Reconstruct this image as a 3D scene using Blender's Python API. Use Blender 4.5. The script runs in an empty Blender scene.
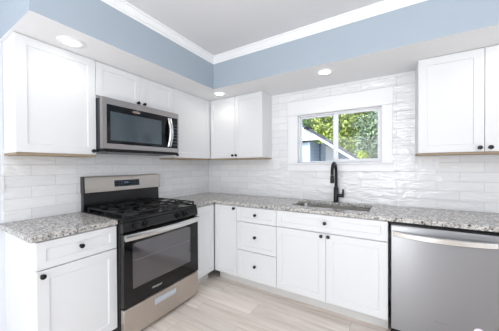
import bpy, bmesh, math, random
from mathutils import Vector, Matrix

random.seed(7)
R = math.radians
SC = bpy.context.scene
COL = SC.collection

# ------------------------------------------------------------------ camera
cam_data = bpy.data.cameras.new('camera')
cam = bpy.data.objects.new('camera', cam_data)
COL.objects.link(cam)
CAM = Vector((2.256, -2.630, 1.292))
yaw, pitch, roll = R(31.948), R(-0.510), R(-0.308)
fw = Vector((-math.sin(yaw) * math.cos(pitch), math.cos(yaw) * math.cos(pitch), math.sin(pitch)))
rt = Vector((math.cos(yaw), math.sin(yaw), 0))
up = rt.cross(fw)
rt2 = rt * math.cos(roll) + up * math.sin(roll)
up2 = up * math.cos(roll) - rt * math.sin(roll)
M = Matrix((rt2, up2, -fw)).transposed().to_4x4()
M.translation = CAM
cam.matrix_world = M
cam_data.sensor_width = 36
cam_data.lens = 233.822 * 36 / 499
cam_data.shift_x = 5.483 / 499
cam_data.shift_y = (167.837 - 165.5) / 499
cam_data.clip_start = 0.02
SC.camera = cam

# ------------------------------------------------------------------ world, lights, exposure
SC.view_settings.view_transform = 'Standard'
SC.view_settings.look = 'None'
SC.view_settings.gamma = 1
SC.view_settings.use_curve_mapping = False
SC.view_settings.exposure = 0.47

world = bpy.data.worlds.new('sky')
SC.world = world
world.use_nodes = True
wn = world.node_tree
wn.nodes.clear()
sky = wn.nodes.new('ShaderNodeTexSky')
sky.sky_type = 'NISHITA'
sky.sun_disc = False
sky.sun_elevation = R(48)
sky.sun_rotation = R(250)
sky.air_density = 1.0
sky.dust_density = 2.5
bg = wn.nodes.new('ShaderNodeBackground')
bg.inputs['Strength'].default_value = 0.36
wo = wn.nodes.new('ShaderNodeOutputWorld')
wn.links.new(sky.outputs[0], bg.inputs[0])
wn.links.new(bg.outputs[0], wo.inputs[0])


def lamp(name, kind, loc, rot, energy, color=(1, 1, 1), **kw):
    d = bpy.data.lights.new(name, kind)
    d.energy = energy
    d.color = color
    for k, v in kw.items():
        setattr(d, k, v)
    o = bpy.data.objects.new(name, d)
    COL.objects.link(o)
    o.location = loc
    o.rotation_euler = rot
    return o


sun = lamp('sun', 'SUN', (0, 0, 10), (0, 0, 0), 3.6, (1, 0.96, 0.9), angle=R(1.0))
sun.rotation_euler = Vector((0.50, 0.75, -0.75)).to_track_quat('-Z', 'Y').to_euler()
# added area fill lamps inside the room, behind the camera, standing in for daylight
lamp('rear_fill_light', 'AREA', (1.35, -5.30, 1.10), (R(98), 0, R(-6)), 38, (0.975, 0.985, 1.0),
     shape='RECTANGLE', size=2.1, size_y=2.2)  # added fill, hung in front of the closed rear panel
lamp('streak_fill_light', 'AREA', (2.50, -5.40, 1.15), (R(90), 0, 0), 14, (0.975, 0.985, 1.0),
     shape='RECTANGLE', size=0.16, size_y=2.1)  # narrow added lamp, meant for a bright streak on the dishwasher door
lamp('side_fill_light', 'AREA', (4.45, -2.9, 1.2), (0, R(90), 0), 25, (0.975, 0.985, 1.0),
     shape='RECTANGLE', size=2.2, size_y=2.6)  # added side fill; the right wall has no window
# added unseen lamp, its light thrown up to the white ceiling behind the camera and bounced back
lamp('ceiling_bounce_light', 'AREA', (2.7, -3.3, 1.35), (R(180), 0, 0), 38, (0.975, 0.985, 1.0),
     shape='RECTANGLE', size=1.6, size_y=1.6)


# ------------------------------------------------------------------ materials
def srgb(r, g, b):
    f = lambda c: ((c / 255 + 0.055) / 1.055) ** 2.4 if c > 10 else c / 255 / 12.92
    return (f(r), f(g), f(b), 1)


def new_mat(name):
    m = bpy.data.materials.new(name)
    m.use_nodes = True
    nt = m.node_tree
    return m, nt, nt.nodes['Principled BSDF']


def N(nt, t, **kw):
    n = nt.nodes.new(t)
    for k, v in kw.items():
        if k in n.inputs:
            n.inputs[k].default_value = v
        else:
            setattr(n, k, v)
    return n


def plain(name, col, rough=0.5, metal=0.0, bump=0.0, bscale=40, spec=0.5, coat=0.0, var=0.03):
    m, nt, b = new_mat(name)
    b.inputs['Roughness'].default_value = rough
    b.inputs['Metallic'].default_value = metal
    b.inputs['Specular IOR Level'].default_value = spec
    b.inputs['Coat Weight'].default_value = coat
    tc = N(nt, 'ShaderNodeTexCoord')
    no = N(nt, 'ShaderNodeTexNoise', Scale=bscale, Detail=3.0)
    nt.links.new(tc.outputs['Object'], no.inputs['Vector'])
    mx = N(nt, 'ShaderNodeMix', data_type='RGBA')
    mx.inputs[6].default_value = tuple(c * (1 - var) for c in col[:3]) + (1,)
    mx.inputs[7].default_value = tuple(min(1, c * (1 + var)) for c in col[:3]) + (1,)
    nt.links.new(no.outputs['Fac'], mx.inputs[0])
    nt.links.new(mx.outputs[2], b.inputs['Base Color'])
    if bump:
        bp = N(nt, 'ShaderNodeBump', Strength=bump, Distance=0.002)
        nt.links.new(no.outputs['Fac'], bp.inputs['Height'])
        nt.links.new(bp.outputs[0], b.inputs['Normal'])
    return m


def emis(name, col, s):
    m, nt, b = new_mat(name)
    b.inputs['Base Color'].default_value = col
    b.inputs['Emission Color'].default_value = col
    b.inputs['Emission Strength'].default_value = s
    return m


def steel(name, col, rough, stretch, aniso=0.0, wave=0.0):
    """brushed sheet steel; stretch = noise scale per axis"""
    m, nt, b = new_mat(name)
    b.inputs['Metallic'].default_value = 1.0
    tc = N(nt, 'ShaderNodeTexCoord')
    mp = N(nt, 'ShaderNodeMapping')
    mp.inputs['Scale'].default_value = stretch
    no = N(nt, 'ShaderNodeTexNoise', Scale=1.0, Detail=4.0)
    nt.links.new(tc.outputs['Object'], mp.inputs[0])
    nt.links.new(mp.outputs[0], no.inputs['Vector'])
    rp = N(nt, 'ShaderNodeMapRange')
    rp.inputs[3].default_value = rough - 0.06
    rp.inputs[4].default_value = rough + 0.08
    nt.links.new(no.outputs['Fac'], rp.inputs[0])
    nt.links.new(rp.outputs[0], b.inputs['Roughness'])
    b.inputs['Base Color'].default_value = col
    bp = N(nt, 'ShaderNodeBump', Strength=0.06, Distance=0.001)
    nt.links.new(no.outputs['Fac'], bp.inputs['Height'])
    nt.links.new(bp.outputs[0], b.inputs['Normal'])
    if wave:
        n2 = N(nt, 'ShaderNodeTexNoise', Scale=2.2, Detail=1.0)
        nt.links.new(tc.outputs['Object'], n2.inputs['Vector'])
        b2 = N(nt, 'ShaderNodeBump', Strength=wave, Distance=0.02)
        nt.links.new(n2.outputs['Fac'], b2.inputs['Height'])
        nt.links.new(b2.outputs[0], bp.inputs['Normal'])
    return m


WHITE = plain('cabinet_white_paint', srgb(226, 228, 230), 0.38, bump=0.02, bscale=60, var=0.006)
WHITE_IN = plain('toe_kick_paint', srgb(214, 214, 212), 0.5, var=0.02)
TRIM = plain('white_trim_paint', srgb(240, 242, 244), 0.35, var=0.006)
VINYL = plain('window_vinyl', srgb(238, 240, 244), 0.3, var=0.01)
PLY = plain('raw_plywood', srgb(158, 140, 116), 0.6, bump=0.05, bscale=30, var=0.12)
BLACK_MATTE = plain('matte_black_metal', srgb(24, 24, 27), 0.38, metal=0.3, var=0.05)
BLACK_GLOSS = plain('black_enamel', srgb(12, 13, 16), 0.16, var=0.05, spec=.5)
BLACK_PLASTIC = plain('black_plastic', srgb(18, 19, 21), 0.3, spec=.3, var=0.05)
IRON = plain('cast_iron', srgb(19, 20, 21), 0.5, bump=0.4, bscale=300, var=0.2)
DARK_STEEL = plain('dark_painted_steel', srgb(52, 56, 64), 0.4, metal=0.5, var=0.05)
STEEL_R = steel('range_brushed_steel', srgb(194, 187, 180), 0.30, (3, 3, 400))
STEEL_M = steel('microwave_brushed_steel', srgb(172, 167, 166), 0.28, (3, 3, 400))
STEEL_D, _nt, _b = new_mat('dishwasher_brushed_steel')     # brushed sideways: reflections smear up and down
_b.inputs['Metallic'].default_value = 1.0
_b.inputs['Base Color'].default_value = srgb(170, 172, 176)
_b.inputs['Roughness'].default_value = 0.34
_b.inputs['Anisotropic'].default_value = 0.92
_tv = N(_nt, 'ShaderNodeCombineXYZ')
_tv.inputs[2].default_value = 1.0
_nt.links.new(_tv.outputs[0], _b.inputs['Tangent'])
STEEL_H = plain('handle_steel', srgb(215, 214, 213), 0.22, metal=1.0, var=0.01)
STEEL_S = steel('sink_steel', srgb(190, 188, 184), 0.3, (200, 4, 4))
ALU = plain('burner_aluminium', srgb(84, 84, 86), 0.45, metal=0.8)
PLATE = plain('white_outlet_plastic', srgb(236, 237, 240), 0.3, var=0.01)
SLOT = plain('outlet_slot', srgb(176, 180, 190), 0.6)
LOGO = plain('silver_lettering', srgb(225, 225, 228), 0.35, metal=0.2)
DISPLAY = plain('control_glass', srgb(14, 18, 24), 0.2, spec=.3, var=0.02)
MARK = plain('control_printing', srgb(84, 100, 122), 0.4)
BADGE = plain('badge_metal', srgb(168, 146, 138), 0.3, metal=0.6)
STICKER = plain('sticker_paper', srgb(236, 232, 240), 0.5)
TREAD = plain('grey_rubber', srgb(70, 70, 72), 0.7)
LENS = emis('lamp_lens', (1.0, 0.96, 0.9, 1), 6.0)


def wall_mat(name, col):
    return plain(name, col, 0.75, bump=0.08, bscale=220, var=0.012)


BLUE = wall_mat('blue_grey_wall_paint', srgb(166, 178, 190))
CEIL = wall_mat('ceiling_paint', srgb(222, 223, 226))
SOFFIT_PAINT = wall_mat('soffit_underside_paint', srgb(236, 237, 239))
ROOM = wall_mat('room_wall_paint', srgb(128, 134, 140))


def tile_mat(name, axis):
    """glossy uneven white subway tile, running bond, 305 x 78 mm"""
    m, nt, b = new_mat(name)
    tc = N(nt, 'ShaderNodeTexCoord')
    sp = N(nt, 'ShaderNodeSeparateXYZ')
    nt.links.new(tc.outputs['Object'], sp.inputs[0])
    cb = N(nt, 'ShaderNodeCombineXYZ')
    off = N(nt, 'ShaderNodeMath', operation='ADD')
    off.inputs[1].default_value = 0.225 if axis == 0 else 0.06
    nt.links.new(sp.outputs[axis], off.inputs[0])
    nt.links.new(off.outputs[0], cb.inputs[0])
    offz = N(nt, 'ShaderNodeMath', operation='ADD')
    offz.inputs[1].default_value = -0.905 + 0.0810 * 20
    nt.links.new(sp.outputs[2], offz.inputs[0])
    nt.links.new(offz.outputs[0], cb.inputs[1])
    br = N(nt, 'ShaderNodeTexBrick', offset=0.5, offset_frequency=2)
    br.inputs['Scale'].default_value = 1.0
    br.inputs['Mortar Size'].default_value = 0.0016
    br.inputs['Mortar Smooth'].default_value = 0.35
    br.inputs['Brick Width'].default_value = 0.298
    br.inputs['Row Height'].default_value = 0.0810
    br.inputs['Color1'].default_value = srgb(239, 240, 241)
    br.inputs['Color2'].default_value = srgb(230, 231, 234)
    br.inputs['Mortar'].default_value = srgb(206, 207, 210)
    nt.links.new(cb.outputs[0], br.inputs['Vector'])
    nt.links.new(br.outputs['Color'], b.inputs['Base Color'])
    b.inputs['Roughness'].default_value = 0.09
    b.inputs['Specular IOR Level'].default_value = 0.6
    mp = N(nt, 'ShaderNodeMapping')
    mp.inputs['Scale'].default_value = (1, 1, 2.6) if axis == 0 else (1, 1, 2.6)
    nt.links.new(tc.outputs['Object'], mp.inputs[0])
    no = N(nt, 'ShaderNodeTexNoise', Scale=9.0, Detail=2.0)
    nt.links.new(mp.outputs[0], no.inputs['Vector'])
    b1 = N(nt, 'ShaderNodeBump', Strength=0.7, Distance=0.018)
    nt.links.new(no.outputs['Fac'], b1.inputs['Height'])
    inv = N(nt, 'ShaderNodeMath', operation='SUBTRACT')
    inv.inputs[0].default_value = 1.0
    nt.links.new(br.outputs['Fac'], inv.inputs[1])
    b2 = N(nt, 'ShaderNodeBump', Strength=0.6, Distance=0.0025)
    nt.links.new(inv.outputs[0], b2.inputs['Height'])
    nt.links.new(b1.outputs[0], b2.inputs['Normal'])
    nt.links.new(b2.outputs[0], b.inputs['Normal'])
    return m


TILE_X = tile_mat('white_subway_tile_back', 0)
TILE_Y = tile_mat('white_subway_tile_left', 1)


def granite():
    m, nt, b = new_mat('speckled_granite')
    tc = N(nt, 'ShaderNodeTexCoord')
    wn_ = N(nt, 'ShaderNodeTexNoise', Scale=60.0, Detail=2.0)
    nt.links.new(tc.outputs['Object'], wn_.inputs['Vector'])
    add = N(nt, 'ShaderNodeMix', data_type='VECTOR')
    add.inputs[0].default_value = 0.03
    nt.links.new(tc.outputs['Object'], add.inputs[4])
    nt.links.new(wn_.outputs['Color'], add.inputs[5])

    def speck(scale, stops):
        v = N(nt, 'ShaderNodeTexVoronoi', Scale=scale)
        nt.links.new(add.outputs[1], v.inputs['Vector'])
        bw = N(nt, 'ShaderNodeSeparateColor')
        nt.links.new(v.outputs['Color'], bw.inputs[0])
        cr = N(nt, 'ShaderNodeValToRGB')
        cr.color_ramp.interpolation = 'CONSTANT'
        el = cr.color_ramp.elements
        el[0].position, el[0].color = stops[0]
        el[1].position, el[1].color = stops[1]
        for p, c in stops[2:]:
            e = el.new(p)
            e.color = c
        nt.links.new(bw.outputs[0], cr.inputs[0])
        return cr
    a = speck(95, [(0, srgb(205, 203, 199)), (.30, srgb(164, 163, 160)), (.55, srgb(226, 224, 221)),
                   (.70, srgb(118, 116, 116)), (.80, srgb(190, 178, 166)), (.85, srgb(34, 34, 37))])
    c = speck(210, [(0, srgb(190, 189, 187)), (.35, srgb(140, 139, 138)), (.6, srgb(222, 220, 218)),
                    (.72, srgb(48, 48, 51)), (.86, srgb(180, 170, 158))])
    mx = N(nt, 'ShaderNodeMix', data_type='RGBA')
    mx.inputs[0].default_value = 0.33
    nt.links.new(a.outputs[0], mx.inputs[6])
    nt.links.new(c.outputs[0], mx.inputs[7])
    nt.links.new(mx.outputs[2], b.inputs['Base Color'])
    b.inputs['Roughness'].default_value = 0.2
    b.inputs['Specular IOR Level'].default_value = 0.35
    return m


GRANITE = granite()


def floor_mat():
    m, nt, b = new_mat('pale_oak_planks')
    tc = N(nt, 'ShaderNodeTexCoord')
    br = N(nt, 'ShaderNodeTexBrick', offset=0.37, offset_frequency=2)
    br.inputs['Scale'].default_value = 1.0
    br.inputs['Mortar Size'].default_value = 0.0012
    br.inputs['Mortar Smooth'].default_value = 0.2
    br.inputs['Brick Width'].default_value = 1.22
    br.inputs['Row Height'].default_value = 0.18
    br.inputs['Color1'].default_value = (0, 0, 0, 1)
    br.inputs['Color2'].default_value = (1, 1, 1, 1)
    br.inputs['Mortar'].default_value = (0.5, 0.5, 0.5, 1)
    nt.links.new(tc.outputs['Object'], br.inputs['Vector'])
    # grain: noise stretched along x, shifted per plank
    mp = N(nt, 'ShaderNodeMapping')
    mp.inputs['Scale'].default_value = (1.3, 14, 1)
    nt.links.new(tc.outputs['Object'], mp.inputs[0])
    sh = N(nt, 'ShaderNodeVectorMath', operation='MULTIPLY_ADD')
    sh.inputs[1].default_value = (7, 3, 0)
    nt.links.new(br.outputs['Color'], sh.inputs[0])
    nt.links.new(mp.outputs[0], sh.inputs[2])
    no = N(nt, 'ShaderNodeTexNoise', Scale=1.0, Detail=8.0, Roughness=0.62)
    no.inputs['Distortion'].default_value = 0.6
    nt.links.new(sh.outputs[0], no.inputs['Vector'])
    cr = N(nt, 'ShaderNodeValToRGB')
    el = cr.color_ramp.elements
    el[0].position, el[0].color = 0.28, srgb(204, 190, 179)
    el[1].position, el[1].color = 0.72, srgb(242, 235, 228)
    e = el.new(0.5)
    e.color = srgb(228, 217, 207)
    nt.links.new(no.outputs['Fac'], cr.inputs[0])
    tint = N(nt, 'ShaderNodeMix', data_type='RGBA', blend_type='MULTIPLY')
    tint.inputs[0].default_value = 1.0
    tr = N(nt, 'ShaderNodeMapRange')
    tr.inputs[3].default_value = 0.90
    tr.inputs[4].default_value = 1.04
    nt.links.new(br.outputs['Color'], tr.inputs[0])
    nt.links.new(cr.outputs[0], tint.inputs[6])
    nt.links.new(tr.outputs[0], tint.inputs[7])
    seam = N(nt, 'ShaderNodeMix', data_type='RGBA')
    seam.inputs[7].default_value = srgb(150, 136, 124)
    sm = N(nt, 'ShaderNodeMath', operation='MULTIPLY')
    sm.inputs[1].default_value = 0.7
    nt.links.new(br.outputs['Fac'], sm.inputs[0])
    nt.links.new(sm.outputs[0], seam.inputs[0])
    nt.links.new(tint.outputs[2], seam.inputs[6])
    nt.links.new(seam.outputs[2], b.inputs['Base Color'])
    b.inputs['Roughness'].default_value = 0.36
    bp = N(nt, 'ShaderNodeBump', Strength=0.15, Distance=0.002)
    nt.links.new(no.outputs['Fac'], bp.inputs['Height'])
    nt.links.new(bp.outputs[0], b.inputs['Normal'])
    return m


FLOOR = floor_mat()


def glass_mat(name, tint, refl):
    m, nt, b = new_mat(name)
    nt.nodes.remove(b)
    tr = N(nt, 'ShaderNodeBsdfTransparent')
    tr.inputs[0].default_value = tint
    gl = N(nt, 'ShaderNodeBsdfGlossy')
    gl.inputs['Roughness'].default_value = 0.02
    mx = N(nt, 'ShaderNodeMixShader')
    fr = N(nt, 'ShaderNodeFresnel', IOR=1.45)
    mm = N(nt, 'ShaderNodeMath', operation='MULTIPLY')
    mm.inputs[1].default_value = refl
    nt.links.new(fr.outputs[0], mm.inputs[0])
    nt.links.new(mm.outputs[0], mx.inputs[0])
    nt.links.new(tr.outputs[0], mx.inputs[1])
    nt.links.new(gl.outputs[0], mx.inputs[2])
    nt.links.new(mx.outputs[0], nt.nodes['Material Output'].inputs[0])
    return m


GLASS = glass_mat('window_glass', (0.97, 0.985, 0.98, 1), 0.8)
OVEN_GLASS = plain('oven_door_glass', srgb(10, 10, 12), 0.05, spec=0.4, coat=0.0, var=0.02)
OVEN_WIN = plain('oven_window_glass', srgb(64, 61, 65), 0.04, spec=1.0, coat=0.6, var=0.02)
MW_GLASS = plain('microwave_black_glass', srgb(10, 13, 18), 0.08, spec=0.3, var=0.02)
MW_WIN = plain('microwave_window_mesh', srgb(62, 74, 82), 0.08, spec=0.6, var=0.05)


def siding_mat():
    m, nt, b = new_mat('white_lap_siding')
    tc = N(nt, 'ShaderNodeTexCoord')
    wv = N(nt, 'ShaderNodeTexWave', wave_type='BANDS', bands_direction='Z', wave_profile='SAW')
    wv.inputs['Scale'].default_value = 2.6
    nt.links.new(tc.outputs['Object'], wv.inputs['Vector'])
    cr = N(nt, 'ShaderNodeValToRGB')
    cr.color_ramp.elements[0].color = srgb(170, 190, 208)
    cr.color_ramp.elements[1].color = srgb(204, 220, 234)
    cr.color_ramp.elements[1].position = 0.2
    nt.links.new(wv.outputs['Fac'], cr.inputs[0])
    nt.links.new(cr.outputs[0], b.inputs['Base Color'])
    b.inputs['Roughness'].default_value = 0.6
    return m


SIDING = siding_mat()
SIDING_SHADE = plain('shaded_porch_siding', srgb(150, 170, 192), .6, var=.04)  # darker siding for the recessed porch wall, its shade put into the colour
SHINGLE = plain('grey_shingles', srgb(86, 88, 94), 0.85, bump=0.5, bscale=60, var=0.25)
EXT_TRIM = plain('exterior_white_paint', srgb(236, 238, 242), 0.55)
GRASS = plain('yard_gravel', srgb(170, 168, 160), 0.9, bump=0.5, bscale=30, var=0.3)
BARK = plain('tree_bark', srgb(88, 76, 64), 0.9, bump=0.6, bscale=25, var=0.3)


def leaf_mat(name, dark, light):
    m, nt, b = new_mat(name)
    oi = N(nt, 'ShaderNodeTexCoord')
    no = N(nt, 'ShaderNodeTexNoise', Scale=2.2, Detail=6.0)
    nt.links.new(oi.outputs['Object'], no.inputs['Vector'])
    cr = N(nt, 'ShaderNodeValToRGB')
    cr.color_ramp.elements[0].position, cr.color_ramp.elements[0].color = 0.35, dark
    cr.color_ramp.elements[1].position, cr.color_ramp.elements[1].color = 0.65, light
    nt.links.new(no.outputs['Fac'], cr.inputs[0])
    nt.links.new(cr.outputs[0], b.inputs['Base Color'])
    b.inputs['Roughness'].default_value = 0.5
    b.inputs['Transmission Weight'].default_value = 0.0
    return m


LEAF_A = leaf_mat('leaf_yellow_green', srgb(98, 122, 50), srgb(186, 200, 92))
LEAF_B = leaf_mat('leaf_green', srgb(74, 104, 52), srgb(146, 176, 90))
LEAF_C = leaf_mat('leaf_grey_green', srgb(66, 92, 66), srgb(150, 172, 138))


# ------------------------------------------------------------------ mesh helpers
def obj(name, bm, mat, parent=None, loc=None, smooth=False, bevel=0.0, seg=2):
    me = bpy.data.meshes.new(name)
    bmesh.ops.recalc_face_normals(bm, faces=bm.faces)
    bm.to_mesh(me)
    bm.free()
    o = bpy.data.objects.new(name, me)
    COL.objects.link(o)
    if isinstance(mat, (list, tuple)):
        for x in mat:
            me.materials.append(x)
    else:
        me.materials.append(mat)
    if parent:
        o.parent = parent
    if loc:
        o.location = loc
    if bevel:
        md = o.modifiers.new('bevel', 'BEVEL')
        md.width = bevel
        md.segments = seg
        md.limit_method = 'ANGLE'
        md.angle_limit = R(40)
    if smooth:
        for p in me.polygons:
            p.use_smooth = True
        if hasattr(me, 'set_sharp_from_angle'):
            me.set_sharp_from_angle(angle=R(35))
    return o


def box(bm, x0, x1, y0, y1, z0, z1, mi=0):
    vs = [bm.verts.new((x, y, z)) for z in (z0, z1) for y in (y0, y1) for x in (x0, x1)]
    for f in ((0, 2, 3, 1), (4, 5, 7, 6), (0, 1, 5, 4), (2, 6, 7, 3), (0, 4, 6, 2), (1, 3, 7, 5)):
        fc = bm.faces.new([vs[i] for i in f])
        fc.material_index = mi
    return bm


def bx(*a):
    return box(bmesh.new(), *a)


def prism(bm, pts, axis, a, b):
    """pts: 2-D outline; axis: 'x','y','z' extruded from a to b"""
    def P(p, t):
        return {'x': (t, p[0], p[1]), 'y': (p[0], t, p[1]), 'z': (p[0], p[1], t)}[axis]
    v0 = [bm.verts.new(P(p, a)) for p in pts]
    v1 = [bm.verts.new(P(p, b)) for p in pts]
    n = len(pts)
    bm.faces.new(v0)
    bm.faces.new(v1[::-1])
    for i in range(n):
        bm.faces.new((v0[i], v0[(i + 1) % n], v1[(i + 1) % n], v1[i]))
    return bm


def lathe(bm, prof, seg=24, axis='z', org=(0, 0, 0), cap=True):
    rings = []
    for r, h in prof:
        ring = []
        for k in range(seg):
            a = 2 * math.pi * k / seg
            c, s = r * math.cos(a), r * math.sin(a)
            p = {'z': (c, s, h), 'y': (c, h, s), 'x': (h, c, s)}[axis]
            ring.append(bm.verts.new((p[0] + org[0], p[1] + org[1], p[2] + org[2])))
        rings.append(ring)
    for a, b in zip(rings, rings[1:]):
        for k in range(seg):
            bm.faces.new((a[k], a[(k + 1) % seg], b[(k + 1) % seg], b[k]))
    if cap:
        bm.faces.new(rings[0])
        bm.faces.new(rings[-1])
    return bm


def tube(bm, pts, r, seg=12, rs=None):
    """round tube along a polyline"""
    pts = [Vector(p) for p in pts]
    rings = []
    n = len(pts)
    ref = None
    for i, p in enumerate(pts):
        t = (pts[min(i + 1, n - 1)] - pts[max(i - 1, 0)]).normalized()
        if ref is None:
            ref = t.orthogonal().normalized()
        else:
            ref = (ref - t * ref.dot(t)).normalized()
        b = t.cross(ref)
        rr = rs[i] if rs else r
        rings.append([bm.verts.new(p + (ref * math.cos(2 * math.pi * k / seg) + b * math.sin(2 * math.pi * k / seg)) * rr)
                      for k in range(seg)])
    for a, b in zip(rings, rings[1:]):
        for k in range(seg):
            bm.faces.new((a[k], a[(k + 1) % seg], b[(k + 1) % seg], b[k]))
    bm.faces.new(rings[0])
    bm.faces.new(rings[-1])
    return bm


def empty(name, loc, rz=0.0):
    o = bpy.data.objects.new(name, None)
    COL.objects.link(o)
    o.location = loc
    o.rotation_euler = (0, 0, rz)
    o.empty_display_size = 0.1
    return o


def tag(o, label=None, cat=None, group=None, kind=None):
    if label:
        o['label'] = label
    if cat:
        o['category'] = cat
    if group:
        o['group'] = group
    if kind:
        o['kind'] = kind
    return o


def struct(name, bm, mat, label=None, **kw):
    o = obj(name, bm, mat, **kw)
    tag(o, label, None, None, 'structure')
    return o


# ------------------------------------------------------------------ room shell
XR, YF, ZC = 4.55, -5.45, 2.488        # right wall, rear wall, ceiling
UZ0, UZ1 = 1.386, 2.146                # upper cabinets
SOF = 0.587                            # soffit depth
SEND = -2.158                          # left soffit end
CTZ, CTB = 0.906, 0.873                # countertop
WO = (1.354, 2.188, 1.319, 1.867)      # window opening x0 x1 z0 z1

struct('floor', bx(-0.15, XR + .15, YF - .15, 0.15, -0.08, 0.0), FLOOR, 'pale oak plank floor of the kitchen')
struct('ceiling', bx(-0.15, XR + .15, YF - .15, 0.15, ZC, ZC + 0.1), CEIL, 'flat off-white ceiling above the crown moulding')

# back wall (with window opening)
bm = bmesh.new()
x0, x1, z0, z1 = WO
box(bm, -0.15, x0, 0.0, 0.15, 0.0, ZC)
box(bm, x1, XR + .15, 0.0, 0.15, 0.0, ZC)
box(bm, x0, x1, 0.0, 0.15, 0.0, z0)
box(bm, x0, x1, 0.0, 0.15, z1, ZC)
struct('wall_back', bm, TILE_X, 'wall of glossy white subway tile around the window')
struct('wall_left', bx(-0.15, 0.0, YF, 0.0, 0.0, ZC), plain('pale_wall_paint', srgb(226, 231, 237), .7), 'left wall behind the stove')
struct('wall_right', bx(XR, XR + .15, YF, 0.0, 0.0, ZC), ROOM, 'right wall of the kitchen')
bm = bmesh.new()
box(bm, -0.15, 0.8, YF - .15, YF, 0, ZC)
box(bm, 4.2, XR + .15, YF - .15, YF, 0, ZC)
box(bm, 0.8, 4.2, YF - .15, YF, 2.3, ZC)
box(bm, 0.8, 4.2, YF - .15, YF, 0, 0.3)
struct('wall_rear', bm, ROOM, 'wall behind the camera with an opening for the added window')
# tile field on the left wall: a thin layer of tile in front of the wall
struct('trim_1', bx(0.0005, 0.008, -2.146, -0.0005, CTZ + .0005, UZ0 + .02), TILE_Y,
       'glossy white subway tile backsplash on the left wall')
bm = bmesh.new()
for xx in (0.8, 2.45, 4.14):
    box(bm, xx, xx + .06, YF - .1, YF - .04, 0.3, 2.3)
box(bm, .8, 4.2, YF - .1, YF - .04, 0.3, .36)
box(bm, .8, 4.2, YF - .1, YF - .04, 2.24, 2.3)
box(bm, .8, 4.2, YF - .145, YF - .11, .3, 2.3)
struct('added_rear_window', bm, VINYL, 'added unseen rear window frame, closed by a white panel that blocks the sun')  # added frame and panel, unseen, keep the sun out of the room

# soffit: L shape, blue faces + pale underside
bm = bmesh.new()
prism(bm, [(0.0, 0.0), (0.0, SEND), (SOF, SEND), (SOF, -SOF), (XR, -SOF), (XR, 0.0)], 'z', UZ1 + .002, ZC)
for f in bm.faces:
    if abs(f.normal.z) > 0.5 or True:
        c = f.calc_center_median()
        f.material_index = 1 if abs(c.z - (UZ1 + .002)) < 1e-4 else 0
struct('trim_2', bm, [BLUE, SOFFIT_PAINT], 'blue-grey painted soffit with pale underside above the upper cabinets')

# crown moulding along the soffit faces
CP = [(0, 0), (0.0, -0.066), (0.005, -0.066), (0.007, -0.050), (0.016, -0.048), (0.017, -0.040), (0.034, -0.020),
      (0.036, -0.012), (0.048, -0.010), (0.050, 0)]
bm = bmesh.new()
path = [((0.0, SEND), (0, -1)), ((SOF, SEND), (1, -1)), ((SOF, -SOF), (1, -1)), ((XR, -SOF), (0, -1))]
rings = []
for (px, py), (nx, ny) in path:
    rings.append([bm.verts.new((px + d * nx, py + d * ny, ZC + h)) for d, h in CP])
for a, b in zip(rings, rings[1:]):
    for k in range(len(CP) - 1):
        bm.faces.new((a[k], a[k + 1], b[k + 1], b[k]))
bm.faces.new(rings[0])
bm.faces.new(rings[-1])
struct('trim_3', bm, TRIM, 'white crown moulding between the soffit and the ceiling')

# ------------------------------------------------------------------ window_1
x0, x1, z0, z1 = WO
win = empty('window_1', ((x0 + x1) / 2, 0, z0))
tag(win, 'white sliding window with two panes above the sink', None, None, 'structure')


def wpart(name, bm, mat, **kw):
    o = obj(name, bm, mat, **kw)
    o.parent = win
    o.matrix_parent_inverse = Matrix.Translation(-win.location)
    return o


OX0, OX1 = 1.233, 2.282
wpart('header_board', bx(OX0, OX1, -0.020, -0.0005, z1 + .002, 2.031), TRIM, bevel=.002)
wpart('side_casing', bx(OX0 + .004, x0 - .003, -0.016, -0.0005, z0 + .001, z1 + .001), TRIM, bevel=.002)
wpart('side_casing', bx(x1 + .003, OX1 - .004, -0.016, -0.0005, z0 + .001, z1 + .001), TRIM, bevel=.002)
wpart('window_sill', bx(OX0 - .006, OX1 + .006, -0.036, 0.06, z0 - .016, z0), TRIM, bevel=.003)
wpart('apron_board', bx(OX0, OX1, -0.018, -0.0005, 1.229, z0 - .017), TRIM, bevel=.002)
# frame inside the opening
bm = bmesh.new()
fy0, fy1, ft = 0.040, 0.125, 0.012
box(bm, x0, x0 + ft, fy0, fy1, z0, z1)
box(bm, x1 - ft, x1, fy0, fy1, z0, z1)
box(bm, x0 + ft, x1 - ft, fy0, fy1, z1 - ft, z1)
box(bm, x0 + ft, x1 - ft, fy0, fy1, z0, z0 + ft * .6)
wpart('window_frame', bm, VINYL, bevel=.002)
xm = 1.752


def sash(a, b, yy, sl, sr):
    bm = bmesh.new()
    t = 0.016
    zz0, zz1 = z0 + ft * .6 + .001, z1 - ft - .001
    box(bm, a, a + sl, yy, yy + .026, zz0, zz1)
    box(bm, b - sr, b, yy, yy + .026, zz0, zz1)
    box(bm, a + sl, b - sr, yy, yy + .026, zz1 - t, zz1)
    box(bm, a + sl, b - sr, yy, yy + .026, zz0, zz0 + t * (.8 if b < 2 else 2.0))
    s = wpart('sash', bm, VINYL, bevel=.002)
    g = obj('pane', bx(a + sl, b - sr, yy + .011, yy + .015, zz0 + t * .8, zz1 - t), GLASS)
    g.parent = s
    return s


sash(x0 + ft, xm, 0.075, .010, .026)
sash(xm - .010, x1 - ft, 0.045, .042, .022)

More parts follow.
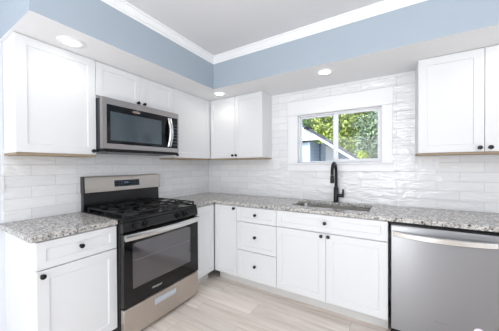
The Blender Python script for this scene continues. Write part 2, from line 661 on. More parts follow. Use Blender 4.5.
# ------------------------------------------------------------------ cabinets
def shaker(w, h, t=.019, rail=.057, rec=.0065):
    """shaker front, lower left back corner at origin, spans +x +z, front face at y=-t"""
    bm = bmesh.new()
    def ring(ins, y):
        return [bm.verts.new(p) for p in ((ins, y, ins), (w - ins, y, ins), (w - ins, y, h - ins), (ins, y, h - ins))]
    e = .0012
    rs = [ring(0, 0), ring(0, -t + e), ring(e, -t), ring(rail, -t), ring(rail + .003, -t + rec)]
    bm.faces.new(rs[0])
    for a, b in zip(rs, rs[1:]):
        for k in range(4):
            bm.faces.new((a[k], a[(k + 1) % 4], b[(k + 1) % 4], b[k]))
    bm.faces.new(rs[-1])
    return bm


def knob_bm():
    return lathe(bmesh.new(), [(.0095, 0), (.0095, -.0025), (.0055, -.004), (.0055, -.012), (.0125, -.016),
                               (.0150, -.020), (.0150, -.024), (.0125, -.028), (.006, -.030)], 20, 'y')


def cabinet(name, loc, rz, w, depth, h, base, label, cat, group, fronts, box_mat=WHITE, knob_label=None):
    """front plane of carcase at local y = 0, extends to +y by depth. fronts: (kind, x0, x1, z0, z1, knob_x, knob_z, rail)"""
    root = empty(name, loc, rz)
    tag(root, label, cat, group)
    bm = bmesh.new()
    if base:
        box(bm, 0, w, 0, depth, .105, h)
        obj('body', bm, WHITE, root)
        obj('toe_kick', bx(0, w, .076, .090, 0, .1045), WHITE_IN, root)
    else:
        box(bm, 0, w, 0, depth, 0.0005, h)
        obj('body', bm, WHITE, root)
        obj('bottom_panel', bx(0.0, w, -.014 if h > .5 else 0.0, depth, -.015, 0), PLY if h > .5 else WHITE, root)
    for (kind, fx0, fx1, fz0, fz1, kx, kz, rail) in fronts:
        d = obj(kind, shaker(fx1 - fx0, fz1 - fz0, rail=rail), WHITE, root, loc=(fx0, -.0005, fz0))
        if kx is not None:
            k = obj('knob', knob_bm(), BLACK_MATTE, d, loc=(kx - fx0, -.0192, kz - fz0), smooth=True)
    return root


G = .0015
HALF = R(90)
BF = .552          # carcase front of base cabinets (door face at .5715)
UF = .229          # carcase front of upper cabinets (door face at .2485)
GB, GU = 'white base cabinets under the granite counters', 'white wall cabinets under the soffit'


def left_cab(kind, y0, y1, **kw):
    """on the left wall facing +x; local x -> +y"""
    pass


# -- left run (faces +x)
w = 2.14 - 1.682
cabinet('base_cabinet', (BF, -2.14, 0), HALF, w, BF - .001, CTB - .001, True,
        'white base cabinet with one drawer over one door, left of the stove', 'cabinet', GB,
        [('drawer', G, w - G, .702, .862, w / 2 - .004, .786, .045),
         ('door', G, w - G, .118, .696, .026, .668, .057)])
w = .906 - .5735
cabinet('base_cabinet', (BF, -.906, 0), HALF, w, BF - .001, CTB - .001, True,
        'narrow white corner base cabinet with a plain door, right of the stove', 'cabinet', GB,
        [('door', G, w - .003, .118, .862, None, None, .057)])
w = 2.138 - 1.658
cabinet('wall_cabinet', (UF, -2.138, UZ0), HALF, w, UF - .009, UZ1 - UZ0, False,
        'tall white wall cabinet left of the microwave, nearest the left edge of the photo', 'cabinet', GU,
        [('door', G, w - G, .002, .758, w - .028, .030, .057)])
w = 1.657 - .866
cabinet('wall_cabinet', (UF, -1.657, 1.866), HALF, w, UF - .002, UZ1 - 1.866, False,
        'short white two-door wall cabinet above the microwave', 'cabinet', GU,
        [('door', G, .395 - G, .002, UZ1 - 1.866 - .004,   .366, .018, .050),
         ('door', .395 + G, w - G, .002, UZ1 - 1.866 - .004, .430, .018, .050)])
w = .865 - .2500
cabinet('wall_cabinet', (UF, -.865, UZ0), HALF, w, UF - .009, UZ1 - UZ0, False,
        'tall white wall cabinet between the microwave and the room corner', 'cabinet', GU,
        [('door', G, w - .002, .002, .758, .040, .030, .057)])

# -- back run (faces -y)
x = .576
cabinet('base_cabinet', (x, -BF, 0), 0, .878 - x - .001, BF - .001, CTB - .001, True,
        'narrow white base cabinet with one tall door, left of the three drawers', 'cabinet', GB,
        [('door', .002, .878 - x - .0025, .118, .862, .834 - x + .012, .838, .045)])
x = .878
cabinet('base_cabinet', (x, -BF, 0), 0, .454, BF - .001, CTB - .001, True,
        'white base cabinet with a stack of three drawers', 'cabinet', GB,
        [('drawer', G, .454 - G, .710, .862, .227, .792, .045),
         ('drawer', G, .454 - G, .413, .704, .224, .567, .045),
         ('drawer', G, .454 - G, .118, .407, .221, .270, .045)])
x = 1.333
cabinet('base_cabinet', (x, -BF, 0), 0, .912, BF - .001, .70, True,
        'wide white sink cabinet with two doors under a long false drawer', 'cabinet', GB,
        [('drawer', G, .912 - G, .714, .866, .452, .797, .045),
         ('door', G, .457 - G, .118, .706, .457 - .035, .684, .057),
         ('door', .457 + G, .912 - G, .118, .706, .457 + .024, .686, .057)])
# rail behind the false drawer front of the sink cabinet, sides up to the counter
sinkcab = [o for o in COL.objects if o.name.startswith('base_cabinet') and o.type == 'EMPTY'][-1]
bm = bmesh.new()
box(bm, 0, .912, 0, .018, .7005, CTB - .001)
box(bm, 0, .018, .019, BF - .001, .7005, CTB - .001)
box(bm, .894, .912, .019, BF - .001, .7005, CTB - .001)
obj('top_rail', bm, WHITE, sinkcab)
x = 2.862
cabinet('base_cabinet', (x, -BF, 0), 0, .60, BF - .001, CTB - .001, True,
        'white base cabinet at the far right, beyond the dishwasher', 'cabinet', GB,
        [('drawer', G, .60 - G, .710, .862, .3, .792, .045), ('door', G, .60 - G, .118, .704, .05, .676, .057)])

w = 1.02 - .2505
cabinet('wall_cabinet', (.2505, -UF, UZ0), 0, w, UF - .001, UZ1 - UZ0, False,
        'white two-door wall cabinet in the corner, left of the window', 'cabinet', GU,
        [('door', .002, .640 - .2505 - G, .002, .758, .617 - .2505 - .004, .034, .057),
         ('door', .640 - .2505 + G, w - G, .002, .758, .664 - .2505, .034, .057)])
w = .784
cabinet('wall_cabinet', (2.452, -UF, UZ0), 0, w, UF - .001, UZ1 - UZ0, False,
        'white two-door wall cabinet right of the window', 'cabinet', GU,
        [('door', G, .392 - G, .002, .758, .392 - .028, .030, .057),
         ('door', .392 + G, w - G, .002, .758, .392 + .028, .030, .057)])

# ------------------------------------------------------------------ countertops
CE = .588


def slab(name, cells, label):
    """granite slab from rectangular cells (x0,x1,y0,y1) sharing grid lines"""
    xs = sorted({c for r in cells for c in r[:2]})
    ys = sorted({c for r in cells for c in r[2:]})
    bm = bmesh.new()
    vd = {}
    def V(x, y, z):
        k = (round(x, 5), round(y, 5), z)
        if k not in vd:
            vd[k] = bm.verts.new((x, y, z))
        return vd[k]
    full = set()
    for i in range(len(xs) - 1):
        for j in range(len(ys) - 1):
            cx, cy = (xs[i] + xs[i + 1]) / 2, (ys[j] + ys[j + 1]) / 2
            if any(r[0] < cx < r[1] and r[2] < cy < r[3] for r in cells):
                full.add((i, j))
    for (i, j) in full:
        a, b, c, d = (xs[i], ys[j]), (xs[i + 1], ys[j]), (xs[i + 1], ys[j + 1]), (xs[i], ys[j + 1])
        for z in (CTB, CTZ):
            bm.faces.new([V(*p, z) for p in (a, b, c, d)])
        for (p, q, nb) in ((a, b, (i, j - 1)), (b, c, (i + 1, j)), (c, d, (i, j + 1)), (d, a, (i - 1, j))):
            if nb not in full:
                bm.faces.new([V(*p, CTB), V(*q, CTB), V(*q, CTZ), V(*p, CTZ)])
    o = obj(name, bm, GRANITE, bevel=.004, seg=3, smooth=True)
    tag(o, label, 'countertop', 'speckled granite countertops')
    return o


SX0, SX1, SY0, SY1 = 1.435, 2.112, -.445, -.085
slab('countertop', [(0.0005, CE, -2.170, -1.681)], 'short speckled grey granite countertop left of the stove')
slab('countertop', [(0.0005, CE, -.908, -.001), (CE, SX0, -CE, -.001), (SX0, SX1, -CE, SY0), (SX0, SX1, SY1, -.001),
                    (SX1, 3.46, -CE, -.001)], 'long L-shaped speckled grey granite countertop around the sink and under the window')

# ------------------------------------------------------------------ sink
sk = empty('kitchen_sink', ((SX0 + SX1) / 2, (SY0 + SY1) / 2, CTB - .17))
tag(sk, 'undermount stainless steel sink set in the granite counter below the window', 'sink')
hx, hy, dp = (SX1 - SX0) / 2 + .002, (SY1 - SY0) / 2 + .002, .168
bm = bmesh.new()
def rr(hx, hy, r, z):
    out = []
    for cx, cy, a0 in ((hx - r, hy - r, 0), (-hx + r, hy - r, 90), (-hx + r, -hy + r, 180), (hx - r, -hy + r, 270)):
        for k in range(5):
            a = R(a0 + k * 22.5)
            out.append(bm.verts.new((cx + r * math.cos(a), cy + r * math.sin(a), z)))
    return out
rg = [rr(hx + .018, hy + .018, .03, dp), rr(hx, hy, .03, dp), rr(hx - .004, hy - .004, .03, .03), rr(hx - .03, hy - .03, .03, .004),
      rr(.04, .04, .035, 0.0)]
for a, b in zip(rg, rg[1:]):
    for k in range(20):
        bm.faces.new((a[k], a[(k + 1) % 20], b[(k + 1) % 20], b[k]))
bm.faces.new(rg[-1])
bowl = obj('basin', bm, STEEL_S, sk, smooth=True)
md = bowl.modifiers.new('thick', 'SOLIDIFY')
md.thickness = .0015
md.offset = -1
obj('drain', lathe(bmesh.new(), [(.036, .006), (.038, .008), (.028, .008), (.022, .003), (.004, .003)], 20), STEEL_H, sk, smooth=True)

# small white cap on the front left rim of the basin
cap = obj('sink_stopper', lathe(bmesh.new(), [(.006, 0), (.006, .020), (.011, .022), (.011, .028), (.004, .031)], 16), PLATE,
          loc=(1.590, -.470, CTZ + .0005), smooth=True)
tag(cap, 'small white plastic stopper standing at the front left rim of the sink', 'stopper')

# ------------------------------------------------------------------ faucet
fx, fy = 1.780, -.055
fa = empty('kitchen_faucet', (fx, fy, CTZ + .0005))
tag(fa, 'matte black pull-down gooseneck faucet with a side lever, behind the sink', 'faucet')
obj('base', lathe(bmesh.new(), [(.027, 0), (.027, .004), (.024, .007), (.0235, .15), (.020, .156), (.0145, .160)], 24), BLACK_MATTE, fa, smooth=True)
R0 = .096
pts = [(0, 0, .158), (0, 0, .20), (0, 0, .25)]
top = .407 - R0
pts += [(0, 0, top)]
for k in range(1, 17):
    a = math.pi * k / 16
    pts.append((0, -R0 + R0 * math.cos(a), top + R0 * math.sin(a)))
pts.append((0, -2 * R0, top - .02))
obj('spout', tube(bmesh.new(), pts, .0155, 16), BLACK_MATTE, fa, smooth=True)
obj('spray_head', lathe(bmesh.new(), [(.0150, .0), (.0180, -.010), (.0195, -.060), (.0185, -.076), (.014, -.078)], 20,
                        org=(0, -2 * R0, top - .022)), BLACK_MATTE, fa, smooth=True)
obj('lever', tube(tube(bmesh.new(), [(.022, 0, .072), (.050, 0, .072), (.076, 0, .072)], .0175, 16),
                  [(.067, 0, .072), (.067, 0, .115), (.068, -.001, .138)], .0095, 12, [.010, .0095, .0085]), BLACK_MATTE, fa, smooth=True)

# ------------------------------------------------------------------ text helper
def text_mesh(name, s, size, depth, mat, parent, loc, rot, shear=0.0):
    cu = bpy.data.curves.new(name, 'FONT')
    cu.body = s
    cu.size = size
    cu.extrude = depth
    cu.align_x = 'CENTER'
    cu.align_y = 'CENTER'
    cu.shear = shear
    tmp = bpy.data.objects.new(name + '_src', cu)
    COL.objects.link(tmp)
    bpy.context.view_layer.update()
    me = bpy.data.meshes.new_from_object(tmp.evaluated_get(bpy.context.evaluated_depsgraph_get()))
    bpy.data.objects.remove(tmp)
    me.materials.clear()
    me.materials.append(mat)
    o = bpy.data.objects.new(name, me)
    COL.objects.link(o)
    o.parent = parent
    o.location = loc
    o.rotation_euler = rot
    return o


# ------------------------------------------------------------------ range (local: x along width, front toward -y, back at y=0 wall)
RW = .766
rg_ = empty('gas_range', (0.001, -1.6775, 0), HALF)
tag(rg_, 'stainless steel and black freestanding gas stove between the counters', 'stove')
# local frame: local x -> world +y ; local -y -> world +x. front body plane at y=-.600
obj('body', bx(0, RW, -.600, -.010, .030, .880), BLACK_PLASTIC, rg_, bevel=.002)
for px in (.05, RW - .05):
    for py in (-.56, -.06):
        obj('foot', lathe(bmesh.new(), [(.018, 0), (.018, .008), (.010, .012), (.010, .030)], 14, org=(px, py, 0)), BLACK_PLASTIC, rg_, smooth=True)
# cooktop: shallow tray
bm = bmesh.new()
box(bm, 0, RW, -.628, -.012, .881, .903)
ct = obj('cooktop', bm, BLACK_GLOSS, rg_, bevel=.006, seg=3, smooth=True)
obj('cooktop_rim', box(box(box(bmesh.new(), .0, .012, -.628, -.075, .9035, .912), RW - .012, RW, -.628, -.075, .9035, .912),
                       .012, RW - .012, -.628, -.616, .9035, .912), BLACK_GLOSS, rg_, bevel=.003)
# control panel (tilted)
bm = bmesh.new()
prism(bm, [(-.601, .805), (-.634, .805), (-.642, .820), (-.632, .8805), (-.601, .8805)], 'x', 0, RW)
cp = obj('control_panel', bm, BLACK_GLOSS, rg_, bevel=.003, smooth=True)
for ky in (-1.571, -1.486, -1.159, -1.074):
    kx = ky + 1.6775
    k = obj('control_knob', lathe(bmesh.new(), [(.024, 0), (.024, -.006), (.020, -.008), (.019, -.030), (.014, -.033)], 20, 'y'),
            BLACK_PLASTIC, rg_, loc=(kx, -.638, .850), smooth=True)
    obj('knob_grip', bx(-.0045, .0045, -.038, -.0335, -.017, .017), BLACK_PLASTIC, k, bevel=.0015)
# oven door
bm = bmesh.new()
box(bm, .002, RW - .002, -.645, -.602, .262, .801)
od = obj('oven_door', bm, OVEN_GLASS, rg_, bevel=.004, smooth=True)
obj('window_glass', bx(.070, RW - .110, -.6462, -.6452, .385, .722), OVEN_WIN, od)
# inner rack lines seen through the glass
bm = bmesh.new()
for zz in (.59,):
    box(bm, .085, RW - .125, -.6468, -.6463, zz, zz + .0022)
obj('oven_rack', bm, plain('rack_line', srgb(120, 118, 120), .4), od)
# handle: flat bowed steel bar across the top of the door
bm = bmesh.new()
n = 24
rings = []
for i in range(n + 1):
    t = i / n
    xx = .006 + t * (RW - .012)
    bow = .030 * (1 - (2 * t - 1) ** 2)
    yy = -.655 - bow
    rings.append([bm.verts.new((xx, yy - dy, .777 + dz)) for dy, dz in ((0, -.020), (.010, -.023), (.016, -.010), (.016, .010), (.010, .023), (0, .020))])
for a, b in zip(rings, rings[1:]):
    for k in range(6):
        bm.faces.new((a[k], a[(k + 1) % 6], b[(k + 1) % 6], b[k]))
bm.faces.new(rings[0])
bm.faces.new(rings[-1])
box(bm, .006, .030, -.660, -.6455, .758, .796)
box(bm, RW - .030, RW - .006, -.660, -.6455, .758, .796)
obj('door_handle', bm, STEEL_H, od, smooth=True)
lg = text_mesh('brand_lettering', 'Whirlpool', .022, .0006, LOGO, od, (.2785 + .0, -.6465, .322), (HALF, 0, 0), .15)
# storage drawer
bm = bmesh.new()
box(bm, .002, RW - .002, -.640, -.602, .034, .252)
sd = obj('storage_drawer', bm, STEEL_R, rg_, bevel=.004, smooth=True)
bm = bmesh.new()
box(bm, .262, .480, -.645, -.6405, .168, .176)
box(bm, .262, .480, -.645, -.6405, .208, .216)
box(bm, .262, .270, -.645, -.6405, .1765, .2075)
box(bm, .472, .480, -.645, -.6405, .1765, .2075)
box(bm, .2705, .4715, -.6425, -.6405, .1765, .2075)
obj('drawer_pull', bm, plain('pull_aluminium', srgb(196, 204, 214), .35, metal=.3), sd, bevel=.001)
# backguard
bm = bmesh.new()
prism(bm, [(-.012, .9035), (-.060, .9035), (-.052, 1.062), (-.012, 1.062)], 'x', .004, RW - .004)
prism(bm, [(-.012, 1.0625), (-.070, 1.0625), (-.060, 1.200), (-.048, 1.205), (-.012, 1.205)], 'x', 0, RW)
bgd = obj('backguard', bm, BLACK_GLOSS, rg_, bevel=.003, smooth=True)
bm = bmesh.new()
prism(bm, [(-.0705, 1.066), (-.0745, 1.066), (-.0640, 1.198), (-.0610, 1.2025), (-.050, 1.2055), (-.0600, 1.1985)], 'x', .010, RW - .008)
obj('steel_fascia', bm, STEEL_R, bgd, smooth=True)
sl = math.atan2(.0105, .132)
dsp = obj('display', bx(-.128, .128, -.0012, 0, -.030, .030), DISPLAY, rg_, loc=(.388, -.0702, 1.132))
dsp.rotation_euler = (-sl, 0, 0)
for i in range(9):
    for j in range(3):
        if 3 <= i <= 4:
            continue
        xx = -.112 + i * .028
        obj('button', bx(xx - .006, xx + .006, -.0020, -.0013, -.020 + j * .019 - .003, -.020 + j * .019 + .003), MARK, dsp)
obj('clock_window', bx(-.034, .010, -.0020, -.0013, -.004, .016), MARK, dsp)
# burners
for i, (bxx, byy, br_) in enumerate(((.17, -.47, .046), (.17, -.20, .036), (.383, -.335, .040), (.596, -.47, .050), (.596, -.20, .036))):
    b_ = obj('burner', lathe(bmesh.new(), [(br_ + .012, .9036), (br_ + .010, .910), (br_, .912), (br_, .918)], 24, org=(bxx, byy, 0)), ALU, rg_, smooth=True)
    obj('burner_cap', lathe(bmesh.new(), [(br_ - .003, .9185), (br_, .921), (br_ - .002, .926), (br_ * .6, .928)], 24, org=(bxx, byy, 0)), IRON, b_, smooth=True)
# grates: two cast iron grids
for gx0, gx1 in ((.022, .381), (.385, .744)):
    bm = bmesh.new()
    za, zb = .934, .946
    t = .0095
    gy0, gy1 = -.612, -.085
    for yy in (gy0, gy1 - t, (gy0 + gy1) / 2 - t / 2):
        box(bm, gx0, gx1, yy, yy + t, za, zb)
    for xx in (gx0, gx1 - t):
        box(bm, xx, xx + t, gy0 + t, gy1 - t, za, zb)
    cx = (gx0 + gx1) / 2
    for cy in (-.48, -.215):
        for k in range(4):
            a = k * math.pi / 2
            dx, dy = math.cos(a), math.sin(a)
            L0, L1 = .030, (.17 if k % 2 == 0 else .125)
            if abs(dx) > .5:
                xa, xb = sorted((cx + dx * L0, cx + dx * L1))
                box(bm, xa, xb, cy - t / 2, cy + t / 2, za + .002, zb + .003)
            else:
                ya, yb = sorted((cy + dy * L0, cy + dy * L1))
                box(bm, cx - t / 2, cx + t / 2, ya, yb, za + .002, zb + .003)
    for xx in (gx0 + .09, gx1 - .09 - t):
        box(bm, xx, xx + t, gy0 + t, gy0 + .10, za, zb + .001)
        box(bm, xx, xx + t, gy1 - .10, gy1 - t, za, zb + .001)
    for xx in (gx0, gx1 - .014):
        for yy in (gy0, gy1 - .014, -.36):
            box(bm, xx, xx + .014, yy, yy + .014, .9036, za)
    obj('grate', bm, IRON, rg_, bevel=.002, smooth=True)

# ------------------------------------------------------------------ microwave
MX = .340                       # front face
mw = empty('microwave', (0.009, -1.6555, 1.410), HALF)
tag(mw, 'stainless steel over-the-range microwave with a black window, mounted above the stove', 'microwave')
MW, MH = .779, .436
D = MX - .009
obj('body', bx(.001, MW - .001, -(D - .040), 0, .027, MH), DARK_STEEL, mw, bevel=.003)
obj('vent_base', bx(.006, MW - .006, -(D - .003), -.002, 0, .0265), BLACK_PLASTIC, mw, bevel=.002)
bm = bmesh.new()
fx0, fx1, fz0, fz1 = .032, MW - .014, .068, MH - .052
y0_, y1_ = -D, -(D - .0395)
box(bm, 0, MW, y0_, y1_, fz1, MH)
box(bm, 0, MW, y0_, y1_, .027, fz0)
box(bm, 0, fx0, y0_, y1_, fz0, fz1)
box(bm, fx1, MW, y0_, y1_, fz0, fz1)
dr = obj('door', bm, STEEL_M, mw)
obj('door_glass', bx(fx0, fx1, -(D - .001), -(D - .015), fz0, fz1), MW_GLASS, dr)
obj('door_window', bx(fx0 + .030, .560, -(D - .0002), -(D - .0009), fz0 + .028, fz1 - .055), MW_WIN, dr)
# bowed vertical handle
hp = []
for i in range(17):
    t = i / 16
    hp.append((.655 - .0 + 0.0, -(D + .006 + .034 * math.sin(math.pi * t)), fz0 + .014 + t * (fz1 - fz0 - .028)))
bm = bmesh.new()
rings = []
for i, p in enumerate(hp):
    rings.append([bm.verts.new((p[0] + dx, p[1] + dy, p[2])) for dx, dy in ((-.021, .004), (-.016, -.005), (.0, -.009), (.016, -.005), (.021, .004), (0, .007))])
for a, b in zip(rings, rings[1:]):
    for k in range(6):
        bm.faces.new((a[k], a[(k + 1) % 6], b[(k + 1) % 6], b[k]))
bm.faces.new(rings[0])
bm.faces.new(rings[-1])
obj('door_handle', bm, STEEL_H, dr, smooth=True)
for j in range(7):
    for i in range(3):
        obj('button', bx(.706 + i * .019, .717 + i * .019, -(D - .0001), -(D - .0009), .10 + j * .034, .108 + j * .034), MARK, dr)
bdg = obj('badge', lathe(bmesh.new(), [(1, 0), (1, -.0015), (.8, -.0022)], 28, 'y'), BADGE, dr, loc=(.290, -(D - .0005), fz1 - .024))
bdg.scale = (.038, 1, .0095)

# ------------------------------------------------------------------ dishwasher
DX0, DX1 = 2.2595, 2.8585
dw = empty('dishwasher', (DX0, -.570, 0))
tag(dw, 'stainless steel dishwasher with a bowed bar handle, under the right end of the counter', 'dishwasher')
W = DX1 - DX0
obj('body', bx(.003, W - .003, 0.0, .555, .105, CTB - .003), BLACK_PLASTIC, dw)
obj('toe_kick', bx(.003, W - .003, .030, .045, 0, .104), BLACK_PLASTIC, dw)
bm = bmesh.new()
prism(bm, [(-.0005, .085), (-.026, .085), (-.0285, .090), (-.0285, .842), (-.022, .851), (-.0005, .851)], 'x', .005, W - .004)
dd = obj('door', bm, STEEL_D, dw, bevel=.002, smooth=True)
obj('control_strip', bx(.005, W - .004, -.024, -.0005, .8515, .862), BLACK_GLOSS, dw)
bm = bmesh.new()
rings = []
n = 28
for i in range(n + 1):
    t = i / n
    xx = .014 + t * (W - .058)
    s = 1 - (2 * t - 1) ** 4
    bow = .034 * (1 - (2 * t - 1) ** 2)
    yy = -.034 - bow
    dz0 = -.006 * (1 - (2 * t - 1) ** 2)
    rings.append([bm.verts.new((xx, yy - dy, .793 + dz0 + dz)) for dy, dz in
                  ((0, -.018), (.008, -.019), (.012, -.016), (.013, .014), (.008, .019), (0, .018))])
for a, b in zip(rings, rings[1:]):
    for k in range(6):
        bm.faces.new((a[k], a[(k + 1) % 6], b[(k + 1) % 6], b[k]))
bm.faces.new(rings[0])
bm.faces.new(rings[-1])
box(bm, .014, .036, -.036, -.029, .778, .808)
box(bm, W - .066, W - .044, -.036, -.029, .778, .808)
obj('door_handle', bm, STEEL_H, dd, smooth=True)
text_mesh('brand_lettering', 'Whirlpool', .017, .0003, plain('grey_lettering', srgb(150, 148, 146), .4, metal=.6), dd, (.288, -.0288, .222), (HALF, 0, 0), .15)
st = obj('sticker', lathe(bmesh.new(), [(.028, 0), (.028, -.0006), (.020, -.0008)], 28, 'y'), STICKER, dd, loc=(.478, -.0287, .225))
tag(st, 'round white sticker')

# ------------------------------------------------------------------ outlets
def outlet(loc, rz, gangs, label):
    w = .072 if gangs == 1 else .150
    r = empty('wall_outlet', loc, rz)
    tag(r, label, 'outlet', 'white outlet plates on the tile')
    obj('cover_plate', bx(-w / 2, w / 2, -.005, 0, -.055, .055), PLATE, r, bevel=.002)
    for g in range(gangs):
        cx = 0 if gangs == 1 else (-.038 + g * .076)
        for dz in (-.022, .022):
            f = obj('socket', bx(cx - .016, cx + .016, -.0066, -.0051, dz - .014, dz + .014), PLATE, r, bevel=.001)
            bm = bmesh.new()
            box(bm, cx - .0075, cx - .0055, -.0071, -.0067, dz - .003, dz + .006)
            box(bm, cx + .0050, cx + .0070, -.0071, -.0067, dz - .003, dz + .006)
            box(bm, cx - .0020, cx + .0020, -.0071, -.0067, dz - .010, dz - .006)
            obj('slot', bm, SLOT, f)
    return r


outlet((1.083, -.0005, 1.312), 0, 1, 'white outlet plate on the tile between the corner cabinet and the window')
outlet((2.546, -.0005, 1.306), 0, 2, 'wide white double outlet plate on the tile under the right wall cabinet')
outlet((.0086, -2.176, 1.172), HALF, 1, 'white outlet plate at the far left edge of the left wall')

# ------------------------------------------------------------------ recessed lights
def downlight(loc, label, energy):
    r = empty('recessed_light', loc)
    tag(r, label, 'ceiling light', 'recessed lights in the soffit')
    obj('trim_ring', lathe(bmesh.new(), [(.050, -.001), (.053, -.006), (.080, -.005), (.086, -.0005)], 32, cap=False), TRIM, r, smooth=True)
    obj('lens', lathe(bmesh.new(), [(.0498, -.0008), (.0498, -.0022)], 32), LENS, r)
    l = lamp('recessed_light_glow', 'SPOT', (0, 0, -.012), (0, 0, 0), energy, (1, .90, .78), spot_size=R(150), spot_blend=.6, shadow_soft_size=.06)
    l.parent = r
    return r


downlight((.545, -.425, UZ1 + .0015), 'round recessed soffit light near the room corner', 1.7)
downlight((1.752, -.415, UZ1 + .0015), 'round recessed soffit light above the window', 1.7)
downlight((.400, -1.885, UZ1 + .0015), 'round recessed soffit light above the left wall cabinet', 1.7)
downlight((2.98, -.415, UZ1 + .0015), 'round recessed soffit light past the right edge', 1.6)

# ------------------------------------------------------------------ outside
struct('ground', bx(-14, 16, .4, 30, -.6, -.5), GRASS, 'pale ground outside the window')
hs = empty('neighbour_house', (0, 5, -.5))
tag(hs, 'white neighbouring house with a sloping gable roof, seen through the left pane', 'house')


def hp_(name, bm, mat, parent=hs, **kw):
    o = obj(name, bm, mat, **kw)
    o.parent = parent
    o.matrix_parent_inverse = Matrix.Translation(-hs.location)
    return o


# rake line in the plane y=5: z = 2.71 - .683*(x+.29)
rz_ = lambda x: 2.64 - .683 * (x + .29)
hp_('front_wall', bx(-5, .04, 5.0, 5.2, -.5, 2.10), SIDING)
hp_('porch_wall', prism(bmesh.new(), [(.0405, -.5), (1.22, -.5), (1.22, 1.60), (.45, 2.10), (.0405, 2.10)], 'y', 6.2, 6.4), SIDING_SHADE)
hp_('side_wall', bx(-.16, .04, 5.2005, 6.4, -.5, 2.10), SIDING)
bm = prism(bmesh.new(), [(-5, 2.101), (.36, 2.101), (1.62, 1.24), (1.62, rz_(1.62)), (-1.6, rz_(-1.6)), (-5, 1.6 + rz_(-1.6) - 3.6)], 'y', 4.90, 5.0)
hp_('gable_board', bm, EXT_TRIM)
bm = prism(bmesh.new(), [(1.72, rz_(1.72)), (-1.6, rz_(-1.6) + .002), (-6, rz_(-1.6) - 3.0), (-6, rz_(-1.6) - 2.92), (-1.6, rz_(-1.6) + .035), (1.72, rz_(1.72) + .03)], 'y', 4.86, 6.45)
hp_('roof', bm, SHINGLE)
ed = hp_('entry_door', box(box(box(bmesh.new(), .28, .36, 6.14, 6.195, -.5, 1.98), .52, .60, 6.14, 6.195, -.5, 1.98), .36, .52, 6.15, 6.195, -.5, 1.98), EXT_TRIM)
hp_('wall_vent', box(box(bmesh.new(), -.10, .14, 4.80, 4.895, 2.46, 2.52), -.02, .04, 4.72, 4.80, 2.44, 2.54), BLACK_PLASTIC)
# white rail fence beyond
fc = obj('yard_fence', box(box(bmesh.new(), 1.2, 6, 9.0, 9.05, 1.44, 1.58), 1.2, 6, 9.0, 9.05, .3, 1.2), EXT_TRIM)
for i in range(6):
    p = obj('post', bx(1.2 + i * .8, 1.3 + i * .8, 8.94, 8.995, -.5, 1.66), EXT_TRIM, fc)
tag(fc, 'low white fence beyond the neighbouring house', 'fence')


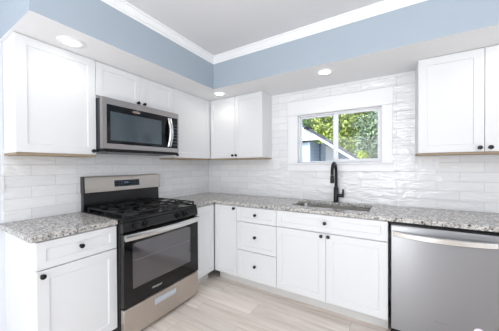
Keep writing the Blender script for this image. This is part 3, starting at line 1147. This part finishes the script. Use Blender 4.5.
def tree(loc, h, rad, n, mat, label, seed, ls=.12):
    rnd = random.Random(seed)
    root = empty('leafy_tree', loc)
    tag(root, label, 'tree', 'trees seen through the window')
    bm = tube(bmesh.new(), [(0, 0, 0), (.05, 0, h * .25), (-.05, .05, h * .5), (.0, 0, h * .8)], .15, 10, [.2, .15, .11, .04])
    for k in range(7):
        a = k * 2.4
        zz = h * (.25 + .07 * k)
        tube(bm, [(0, 0, zz), (rad * .35 * math.cos(a), rad * .35 * math.sin(a), zz + .35), (rad * .75 * math.cos(a), rad * .75 * math.sin(a), zz + .9)], .04, 6, [.06, .04, .015])
    obj('trunk', bm, BARK, root, smooth=True)
    blobs = []
    for k in range(26):
        a = rnd.uniform(0, 2 * math.pi)
        rr_ = rad * math.sqrt(rnd.random()) * .8
        zz = rnd.uniform(h * .22, h * .92)
        f = 1 - abs(zz / h - .5) * .9
        blobs.append((rr_ * f * math.cos(a), rr_ * f * math.sin(a), zz, rnd.uniform(.25, .48) * rad))
    bm = bmesh.new()
    for _ in range(n):
        bx_, by_, bz_, brr = rnd.choice(blobs)
        d = Vector((rnd.gauss(0, 1), rnd.gauss(0, 1), rnd.gauss(0, 1))).normalized()
        c = Vector((bx_, by_, bz_)) + d * brr * rnd.uniform(.7, 1.05)
        nrm = (d + Vector((rnd.gauss(0, .5), rnd.gauss(0, .5), rnd.gauss(0, .5) + .3))).normalized()
        u = nrm.orthogonal().normalized()
        v = nrm.cross(u)
        s = ls * rnd.uniform(.6, 1.3)
        a = rnd.uniform(0, 6.28)
        u2 = u * math.cos(a) + v * math.sin(a)
        v2 = nrm.cross(u2)
        q = [c - u2 * s, c - v2 * s * .45 + nrm * s * .15, c + u2 * s, c + v2 * s * .45 + nrm * s * .15]
        bm.faces.new([bm.verts.new(p) for p in q])
    obj('foliage', bm, mat, root)
    return root


tree((-3.4, 11.6, -.5), 5.2, 2.1, 9000, LEAF_B, 'green leafy tree rising behind the house roof in the left pane', 1)
tree((-.9, 18.0, -.5), 8.2, 3.2, 12000, LEAF_A, 'tall yellow-green leafy tree at the centre of the window', 2, .16)
tree((2.5, 12.4, -.5), 5.3, 2.1, 10000, LEAF_C, 'grey-green leafy tree filling the right side of the right pane', 3)
tree((2.45, 7.7, -.5), 2.1, .75, 3000, LEAF_B, 'low green tree in front of the taller trees in the right pane', 4, .07)

# yellow-green shrub at the end of the house
rnd = random.Random(9)
bm = bmesh.new()
for _ in range(1500):
    d = Vector((rnd.gauss(0, 1), rnd.gauss(0, 1), rnd.gauss(0, 1))).normalized()
    c = Vector((d.x * .28, d.y * .28, 1.1 + d.z * 1.15)) * 1.0 + Vector((rnd.gauss(0, .03), rnd.gauss(0, .03), 0))
    u = d.orthogonal().normalized()
    v = d.cross(u)
    bm.faces.new([bm.verts.new(c + q) for q in (-u * .06, -v * .035 + d * .02, u * .06, v * .035 + d * .02)])
sh = obj('garden_shrub', bm, leaf_mat('leaf_yellow', srgb(150, 165, 50), srgb(205, 215, 90)), loc=(1.42, 6.9, -.45))
obj('stem', tube(bmesh.new(), [(0, 0, -.05), (.02, 0, .9)], .03, 8), BARK, sh)
tag(sh, 'small upright yellow-green shrub at the right end of the house', 'shrub')
